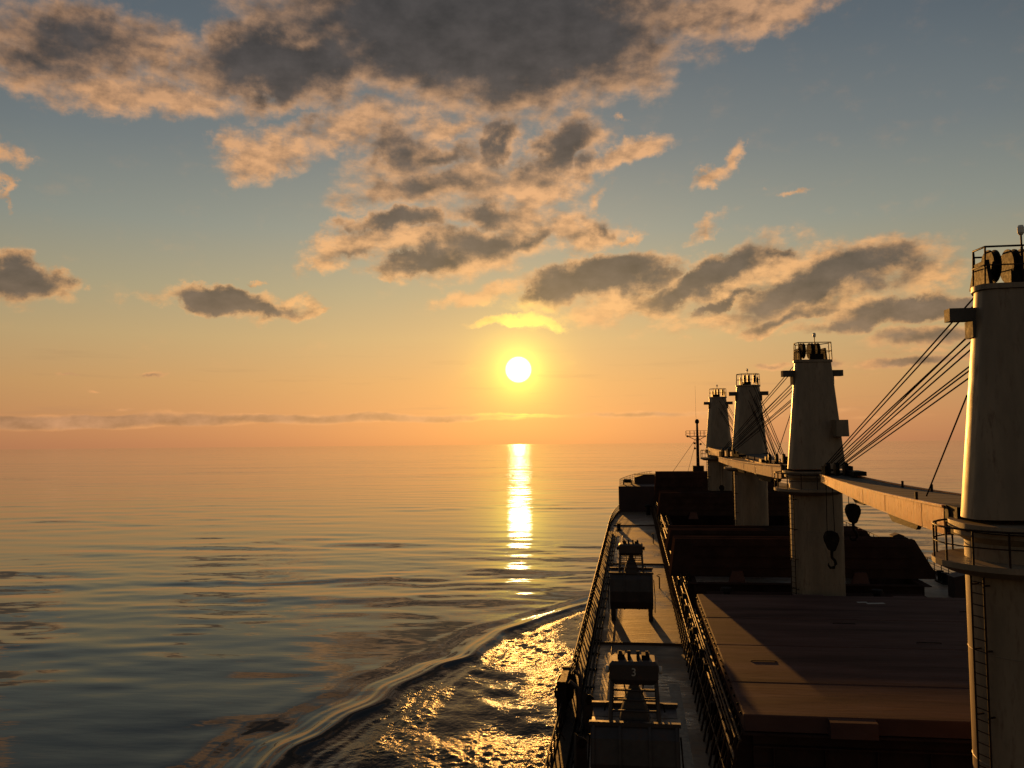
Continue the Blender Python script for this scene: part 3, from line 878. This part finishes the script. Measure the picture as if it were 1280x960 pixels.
    for x in (-0.5, -0.05, 0.4):
        mb.lathe((x, y0 + L - 0.5, zh + 0.32), [(0.12, -0.09), (0.36, -0.09), (0.36, 0.09), (0.12, 0.09)], 16, 'X')
    mb.span((-0.72, y0 + L - 0.9, zh + 0.03), (-0.62, y0 + L - 0.1, zh + 0.5)).span((0.58, y0 + L - 0.9, zh + 0.03), (0.68, y0 + L - 0.1, zh + 0.5))
    mb.span((0.3, y0 + L - 2.6, zh + 0.09), (0.9, y0 + L - 1.0, zh + 0.3)).span((-0.74, y0 + L - 0.1, zh - 0.4), (0.74, y0 + L + 0.16, zh + 0.1))
    part('head_sheave', mb, 'black', jb)
    for s, x in ((0.1, 0.9), (0.16, -0.9), (0.42, 0.8), (0.55, 0.6)):
        part('rope_guide', MB().tube([(x * X(s), y0 + L * s, zt + sag(s)), (x * X(s), y0 + L * s, zt + sag(s) + 0.3)], 0.05), 'black', jb)
    tip = y0 + L - 0.5
    for za, xa, xb, zb in ((15.8, -0.55, -0.5, 0.66), (15.8, -0.35, -0.42, 0.6), (15.35, 0.0, -0.3, 0.64), (14.9, -0.5, -0.05, 0.64), (14.75, -0.4, 0.02, 0.6), (14.6, -0.3, 0.05, 0.55), (14.42, 0.1, 0.14, 0.5), (14.05, -0.2, 0.36, 0.6), (13.9, -0.1, 0.42, 0.5)):
        sc_ = 1.75 - (za - 9.55) / 6.15 * 0.6
        part('wire_rope', MB().tube([(xa, sc_ - 0.05, za), (xb, tip, zh + zb)], 0.026, 5), 'rope', tw)
    if pend:
        part('wire_rope', MB().tube([(-1.02, 0.8, 12.9), (-1.0, y0 + 3.0, zt + 0.1)], 0.024, 5), 'rope', tw)


crane(25.1, True, 0.0, 'nearest cream crane cut by the right picture edge, lit along its left side', -0.12)
crane(52.0, True, 7.0, 'second nearest cream crane, whose tower stands clear against the sky')
crane(80.0, False, -3.0, 'third crane along the deck, with slack ropes crossing those of the nearer tower', cab=False)
crane(108.0, False, 1.4, 'farthest and smallest crane, next to the thin foremast', cab=False)



def mast_house(y, label):
    t = thing('mast_house', label, 'deck house', (CX, y, DECK), 0, 'low houses round the crane feet')
    part('wall', MB().prism([(-1.75, 0), (1.75, 0), (1.75, 2.0), (-1.75, 2.0)], 'X', -6.1, 6.1), 'coaming', t)
    part('roof', MB().span((-6.2, -1.85, 2.003), (6.2, 1.85, 2.07)), 'coaming', t)
    for x in (-4.4, 4.2):
        d = part('door', MB().span((x - 0.4, -1.80, 0.25), (x + 0.4, -1.753, 1.85)), 'hull', t)
        part('handle', MB().tube([(x + 0.3, -1.84, 1.0), (x + 0.3, -1.84, 1.2)], 0.02), 'rail', d)
    for x in (-5.2, 3.2):
        part('roof_vent', MB().lathe((x, 0, 2.07), [(0.2, 0), (0.2, 0.35), (0.36, 0.37), (0.32, 0.55), (0.05, 0.6)], 14), 'black', t)


mast_house(52.0, 'low dark house round the foot of the second crane pillar, just past the flat cover')
mast_house(80.0, 'low dark house round the foot of the third crane pillar')
mast_house(107.6, 'low dark house round the foot of the farthest crane pillar')


# ------------------------------------------------------------------ hook blocks hanging from the jibs
def hook_block(loc, up_to, label, size=1.0):
    t = thing('hook_block', label, 'hook', loc, 0, 'hook blocks hanging from the jibs')
    prof = [(-0.02, -0.46), (-0.14, -0.40), (-0.31, 0.02), (-0.33, 0.2), (-0.25, 0.4), (-0.1, 0.48), (0.1, 0.48), (0.25, 0.4), (0.33, 0.2), (0.31, 0.02), (0.14, -0.40), (0.02, -0.46)]
    prof = [(a * size, b * size) for a, b in prof]
    for k in range(4):
        y = (-0.2 + 0.12 * k) * size
        part('cheek_plate', MB().prism(prof, 'Y', y, y + 0.05 * size), 'black', t)
    part('sheave', MB().lathe((0, -0.01, 0.1 * size), [(0.1 * size, -0.14 * size), (0.27 * size, -0.14 * size), (0.27 * size, 0.14 * size), (0.1 * size, 0.14 * size)], 16, 'Y'), 'black', t)
    pts = [(0, 0, -0.44), (0, 0, -0.75), (0.13, 0, -0.9), (0.17, 0, -1.06), (0.08, 0, -1.22), (-0.08, 0, -1.24), (-0.17, 0, -1.12), (-0.15, 0, -1.0)]
    part('hook', MB().tube([tuple(c * size for c in p) for p in pts], [0.07 * size, 0.07 * size, 0.07 * size, 0.075 * size, 0.075 * size, 0.06 * size, 0.045 * size, 0.02 * size], 8), 'black', t)
    for x in (-0.18, 0.16):
        part('hoist_rope', MB().tube([(x * size, 0, 0.42 * size), (x * 0.8 * size, 0.1, up_to - loc[2])], 0.02, 5), 'rope', t)


hook_block((10.8, 45.0, -4.3), -2.5, 'pear shaped hook block silhouetted against the sea right of the second pillar', 1.05)
hook_block((10.55, 48.8, -6.15), -2.6, 'ribbed hook block with long hook hanging in front of the second crane pillar', 1.15)
hook_block((10.2, 103.5, -7.0), -2.6, 'small dark hook block low in front of the farthest crane pillar', 0.9)


# ------------------------------------------------------------------ clamshell grabs standing on the port deck
def grab(loc, label, number=False):
    t = thing('clamshell_grab', label, 'grab bucket', loc, 0, 'cargo grabs on the port deck')
    W = 1.33
    prof = [(0.02, 2.85), (0.95, 2.9), (1.25, 2.6), (1.42, 1.9), (1.35, 1.25), (1.0, 0.75), (0.02, 0.6)]
    for sy in (-1, 1):
        sh = part('bucket_shell', MB().prism([(a * sy + 0.01 * sy, b) for a, b in prof], 'X', -W, W), 'grab', t)
        mb = MB()
        for x in (-W + 0.08, -0.45, 0.45, W - 0.08):
            for (a, b), (c, d) in zip(prof[1:5], prof[2:6]):
                mb.loft([[(x - 0.04, sy * (a + 0.0), b), (x + 0.04, sy * a, b), (x + 0.04, sy * (a + 0.09), b + 0.02), (x - 0.04, sy * (a + 0.09), b + 0.02)],
                         [(x - 0.04, sy * c, d), (x + 0.04, sy * c, d), (x + 0.04, sy * (c + 0.09), d - 0.02), (x - 0.04, sy * (c + 0.09), d - 0.02)]])
        part('shell_rib', mb, 'grab', sh)
        part('bucket_lip', MB().span((-W - 0.05, sy * 0.95 - 0.08, 2.9), (W + 0.05, sy * 0.95 + 0.08, 3.02)), 'grab', sh)
    for sx in (-1, 1):
        for sy in (-1, 1):
            part('leg', MB().prism([(sy * 0.55, 0.9), (sy * 1.1, 0.9), (sy * 0.9, 0.0), (sy * 0.7, 0.0)], 'X', sx * (W - 0.17) - 0.13, sx * (W - 0.17) + 0.13), 'grab', t)
    # lower sheave block and upper frame
    part('lower_sheave_block', MB().loft([rrect(0.48, 0.5, 0.1, 2.85, 0, 0, 3), rrect(0.34, 0.4, 0.1, 3.35, 0, 0, 3), rrect(0.16, 0.2, 0.08, 3.8, 0, 0, 3), rrect(0.12, 0.15, 0.05, 3.95, 0, 0, 3)]), 'grab', t)
    for sx in (-1, 1):
        for sy in (-1, 1):
            part('tie_rod', MB().tube([(sx * 0.74, sy * 0.75, 2.95), (sx * 0.68, sy * 0.32, 4.2)], 0.065), 'grab', t)
    for z, w in ((3.25, 0.745), (3.55, 0.73), (3.82, 0.715)):
        for sy in (-1, 1):
            yy = sy * (0.75 - 0.43 * (z - 2.95) / 1.25)
            part('cross_bar', MB().tube([(-w, yy, z), (w, yy, z)], 0.035), 'grab', t)
    hd = part('head', MB().loft([rrect(0.62, 0.42, 0.08, 3.98, 0, 0, 3), rrect(0.76, 0.5, 0.08, 4.15, 0, 0, 3), rrect(0.76, 0.5, 0.08, 4.6, 0, 0, 3), rrect(0.66, 0.42, 0.08, 4.7, 0, 0, 3)]), 'grab', t)
    mb = MB()
    for x in (-0.42, -0.14, 0.14, 0.42):
        mb.lathe((x, 0, 4.68), [(0.08, -0.05), (0.24, -0.05), (0.24, 0.05), (0.08, 0.05)], 16, 'X')
    mb.span((-0.5, -0.2, 4.7), (-0.28, 0.2, 4.86)).span((0.25, -0.2, 4.7), (0.5, 0.2, 4.84))
    part('head_sheave', mb, 'black', hd)
    for sx in (-1, 1):
        part('shackle', MB().lathe((sx * 0.82, -0.3, 4.42), [(0.05, -0.06), (0.12, -0.04), (0.12, 0.04), (0.05, 0.06)], 10, 'X'), 'white' if number else 'black', hd)
    for x in (-0.32, 0.3):
        part('closing_rope', MB().tube([(x, -0.1, 4.0), (x * 0.6, -0.2, 3.2)], 0.025, 5), 'rope', t)
    for sx in (-1, 1):
        part('chain', MB().tube([(sx * 0.95, 0.3, 2.95), (sx * 0.9, 0.25, 3.2), (sx * 0.7, 0.2, 3.25)], 0.03), 'black', t)
        part('chain', MB().tube([(sx * (W + 0.06), -0.6, 2.5), (sx * (W + 0.12), -0.75, 1.5), (sx * (W + 0.1), -0.8, 0.5)], 0.03), 'black', t)
    if number:
        cu = bpy.data.curves.new('number_mark', 'FONT')
        cu.body = '3'
        cu.size = 0.34
        cu.extrude = 0.006
        cu.align_x, cu.align_y = 'CENTER', 'CENTER'
        tmp = bpy.data.objects.new('number_tmp', cu)
        COL.objects.link(tmp)
        bpy.context.view_layer.update()
        me = bpy.data.meshes.new_from_object(tmp.evaluated_get(bpy.context.evaluated_depsgraph_get()))
        bpy.data.objects.remove(tmp)
        o = bpy.data.objects.new('number_mark', me)
        me.materials.clear()
        me.materials.append(M['white'])
        COL.objects.link(o)
        o.parent = hd
        o.location = (0.0, -0.51, 4.38)
        o.rotation_euler = (R(90), 0, 0)


grab((-0.12, 27.8, DECK), 'nearer black grab bucket, with the white number 3 on its head', True)
grab((-0.28, 55.6, DECK), 'farther black grab bucket standing on the sunlit stretch of deck')


# ------------------------------------------------------------------ foremast on the bow
def foremast():
    y = 145.0
    t = thing('foremast', 'thin foremast with a railed cross platform on the bow', 'mast', (10.55, y, -8.2))
    h = 9.5
    part('pole', MB().tube([(0, 0, 0), (0, 0, 5.0), (0, 0, h)], [0.3, 0.24, 0.16], 12), 'rail', t)
    part('mast_house', MB().span((-0.9, -0.8, 0), (0.9, 0.8, 2.2)), 'rail', t)
    pl = part('cross_platform', MB().span((-1.85, -0.5, 7.05), (1.65, 0.5, 7.13)).tube([(-1.5, 0, 7.05), (0, 0, 6.3)], 0.06).tube([(1.3, 0, 7.05), (0, 0, 6.3)], 0.06), 'rail', t)
    mb = MB()
    for hh in (0.45, 0.85):
        mb.tube([(-1.85, -0.5, 7.13 + hh), (1.65, -0.5, 7.13 + hh), (1.65, 0.5, 7.13 + hh), (-1.85, 0.5, 7.13 + hh), (-1.85, -0.5, 7.13 + hh)], 0.03)
    for x in (-1.85, -1.2, -0.5, 0.5, 1.1, 1.65):
        mb.tube([(x, -0.5, 7.1), (x, -0.5, 8.0)], 0.03).tube([(x, 0.5, 7.1), (x, 0.5, 8.0)], 0.03)
    part('platform_railing', mb, 'rail', pl)
    part('lantern', MB().lathe((0, 0, 9.3), [(0.14, -0.2), (0.34, 0.0), (0.34, 0.35), (0.16, 0.6)], 12), 'black', t)
    part('antenna', MB().tube([(-0.15, 0, 9.5), (-0.17, 0, 15.4)], [0.022, 0.010]), 'rail', t)
    for x, z in ((-0.45, 4.9), (0.5, 5.6), (-0.5, 5.75), (-1.6, 6.9), (1.5, 6.9)):
        part('mast_lamp', MB().lathe((x, -0.1, z), [(0.1, 0), (0.17, 0.08), (0.17, 0.26), (0.08, 0.34)], 10).tube([(x, -0.1, z + 0.1), (0, 0, z + 0.1)], 0.03), 'black', t)
    for x, yy in ((-5.4, -6.0), (5.4, -6.0), (-1.2, 10.5)):
        part('stay_wire', MB().tube([(0, 0, 7.0), (x, yy, 0.1)], 0.03, 5), 'rope', t)
    mb = MB()
    for k in range(20):
        mb.tube([(-0.2, -0.38, 0.5 + 0.33 * k), (0.2, -0.38, 0.5 + 0.33 * k)], 0.02, 5)
    mb.tube([(-0.2, -0.38, 0.3), (-0.2, -0.38, 7.0)], 0.03).tube([(0.2, -0.38, 0.3), (0.2, -0.38, 7.0)], 0.03)
    part('ladder', mb, 'rail', t)


foremast()


# ------------------------------------------------------------------ small things on deck
def bow_gear():
    t = thing('deck_house', 'low dark locker with a railed top on the bow deck', 'deck house', (1.6, 133.0, -8.2))
    part('wall', MB().prism([(-1.5, 0), (1.6, 0), (1.6, 1.35), (0.2, 1.35), (-1.5, 1.0)], 'Y', 0, 3.0), 'hull', t)
    part('roof', MB().span((-1.6, -0.1, 1.36), (1.7, 3.1, 1.42)), 'hull', t)
    for x, y, lb in ((-0.9, 131.0, 'dark windlass drum at the port edge of the bow deck'), (13.0, 138.0, 'dark windlass drum near the foremast foot')):
        w = thing('windlass', lb, 'windlass', (x, y, -8.2))
        part('drum', MB().lathe((0, 0, 0.55), [(0.5, -0.6), (0.5, -0.52), (0.28, -0.5), (0.28, 0.4), (0.5, 0.42), (0.5, 0.5)], 16, 'X'), 'black', w)
        part('stand', MB().span((-0.75, -0.35, 0), (-0.62, 0.35, 0.7)).span((0.52, -0.35, 0), (0.66, 0.35, 0.7)), 'black', w)


bow_gear()


def air_pipe(loc, h, rz, label):
    t = thing('air_pipe', label, 'vent', loc, rz, 'slab topped vents by the port rail')
    part('stem', MB().prism([(-0.22, 0), (0.22, 0), (0.2, h - 0.32), (-0.2, h)], 'Y', -0.09, 0.09), 'grab', t)
    part('flange', MB().lathe((0, 0, 0), [(0.36, 0), (0.36, 0.06)], 14), 'grab', t)
    part('cap', MB().lathe((0.02, 0, h - 0.35), [(0.18, -0.11), (0.2, 0), (0.18, 0.11)], 12, 'Y'), 'black', t)


air_pipe((-1.95, 34.6, DECK), 1.62, 0.5, 'slanted dark vent slab left of the nearer grab')
air_pipe((-2.0, 30.2, DECK), 1.5, 0.5, 'lower dark vent slab at the bottom edge by the rail')


def gangway_winch():
    t = thing('gangway_winch', 'bulky dark gangway frame straddling the port rail', 'winch', (-2.95, 36.2, DECK))
    part('frame', MB().span((-0.25, -1.5, 0), (0.1, -1.3, 1.9)).span((-0.25, 1.2, 0), (0.1, 1.4, 1.75)).span((-0.22, -1.3, 1.55), (0.06, 1.2, 1.72)), 'black', t)
    part('drum', MB().lathe((-0.05, 0.2, 1.2), [(0.42, -0.75), (0.42, -0.7), (0.25, -0.68), (0.25, 0.6), (0.42, 0.62), (0.42, 0.68)], 16, 'Y'), 'black', t)
    part('panel', MB().span((-0.3, -1.3, 0.35), (-0.22, 0.4, 1.5)), 'grab', t)
    part('post', MB().tube([(0.55, -0.9, 0), (0.55, -0.9, 1.5), (0.2, -0.9, 1.75)], 0.09, 10), 'grab', t)
    part('post', MB().tube([(0.5, 1.3, 0), (0.5, 1.3, 1.35), (0.2, 1.3, 1.6)], 0.08, 10), 'grab', t)


gangway_winch()


def bollards(loc, label):
    t = thing('mooring_bollard', label, 'bollard', loc, 0, 'twin mooring bollards')
    part('base', MB().span((-0.3, -0.9, 0), (0.3, 0.9, 0.1)), 'black', t)
    for y in (-0.5, 0.5):
        part('post', MB().lathe((0, y, 0.1), [(0.2, 0), (0.2, 0.6), (0.26, 0.64), (0.26, 0.74)], 14), 'black', t)


bollards((-1.9, 104.0, DECK), 'twin bollard where the port deck narrows toward the bow')
bollards((23.2, 70.0, DECK), 'twin bollard on the far deck edge right of the raised covers')


def locker(loc, s, label):
    t = thing('deck_locker', label, 'locker', loc, 0, 'lockers on the starboard deck')
    part('body', MB().span((-s[0] / 2, -s[1] / 2, 0), (s[0] / 2, s[1] / 2, s[2])), 'hull', t)
    part('lid', MB().prism([(-s[0] / 2 - 0.06, s[2] + 0.003), (s[0] / 2 + 0.06, s[2] + 0.003), (0, s[2] + 0.22)], 'Y', -s[1] / 2 - 0.06, s[1] / 2 + 0.06), 'hull', t)
    part('handle', MB().tube([(-0.2, -s[1] / 2 - 0.07, s[2] * 0.6), (0.2, -s[1] / 2 - 0.07, s[2] * 0.6)], 0.025), 'rail', t)


locker((22.6, 64.0, DECK), (1.7, 1.3, 1.5), 'squat dark locker beside the nearest crane landing')
locker((24.0, 84.0, DECK), (1.0, 1.0, 1.9), 'taller dark locker close to the far rail')


def mushroom_vent(loc, label):
    t = thing('mushroom_vent', label, 'vent', loc, 0, 'mushroom vents')
    part('stem', MB().lathe((0, 0, 0), [(0.3, 0), (0.26, 1.2)], 14), 'black', t)
    part('cap', MB().lathe((0, 0, 1.1), [(0.5, 0), (0.52, 0.18), (0.3, 0.36), (0.05, 0.4)], 16), 'black', t)


mushroom_vent((21.6, 78.0, DECK), 'round capped vent on the starboard deck against the sea gap')
mushroom_vent((1.9, 122.5, DECK), 'round capped vent at the foot of the forecastle wall')


def hydrant(loc, label):
    t = thing('fire_hydrant', label, 'hydrant', loc, 0, 'hydrants beside the coamings')
    part('pipe', MB().tube([(0, 0, 0), (0, 0, 0.85), (-0.18, 0, 0.95)], 0.05, 8), 'rail', t)
    part('hand_wheel', MB().lathe((0, 0, 1.02), [(0.05, 0), (0.15, 0.0), (0.15, 0.03), (0.05, 0.03)], 12), 'rail', t)


hydrant((1.75, 66.0, DECK), 'thin standing pipe on the deck right of the farther grab')
hydrant((1.9, 92.0, DECK), 'thin standing pipe far along the deck near the bow')
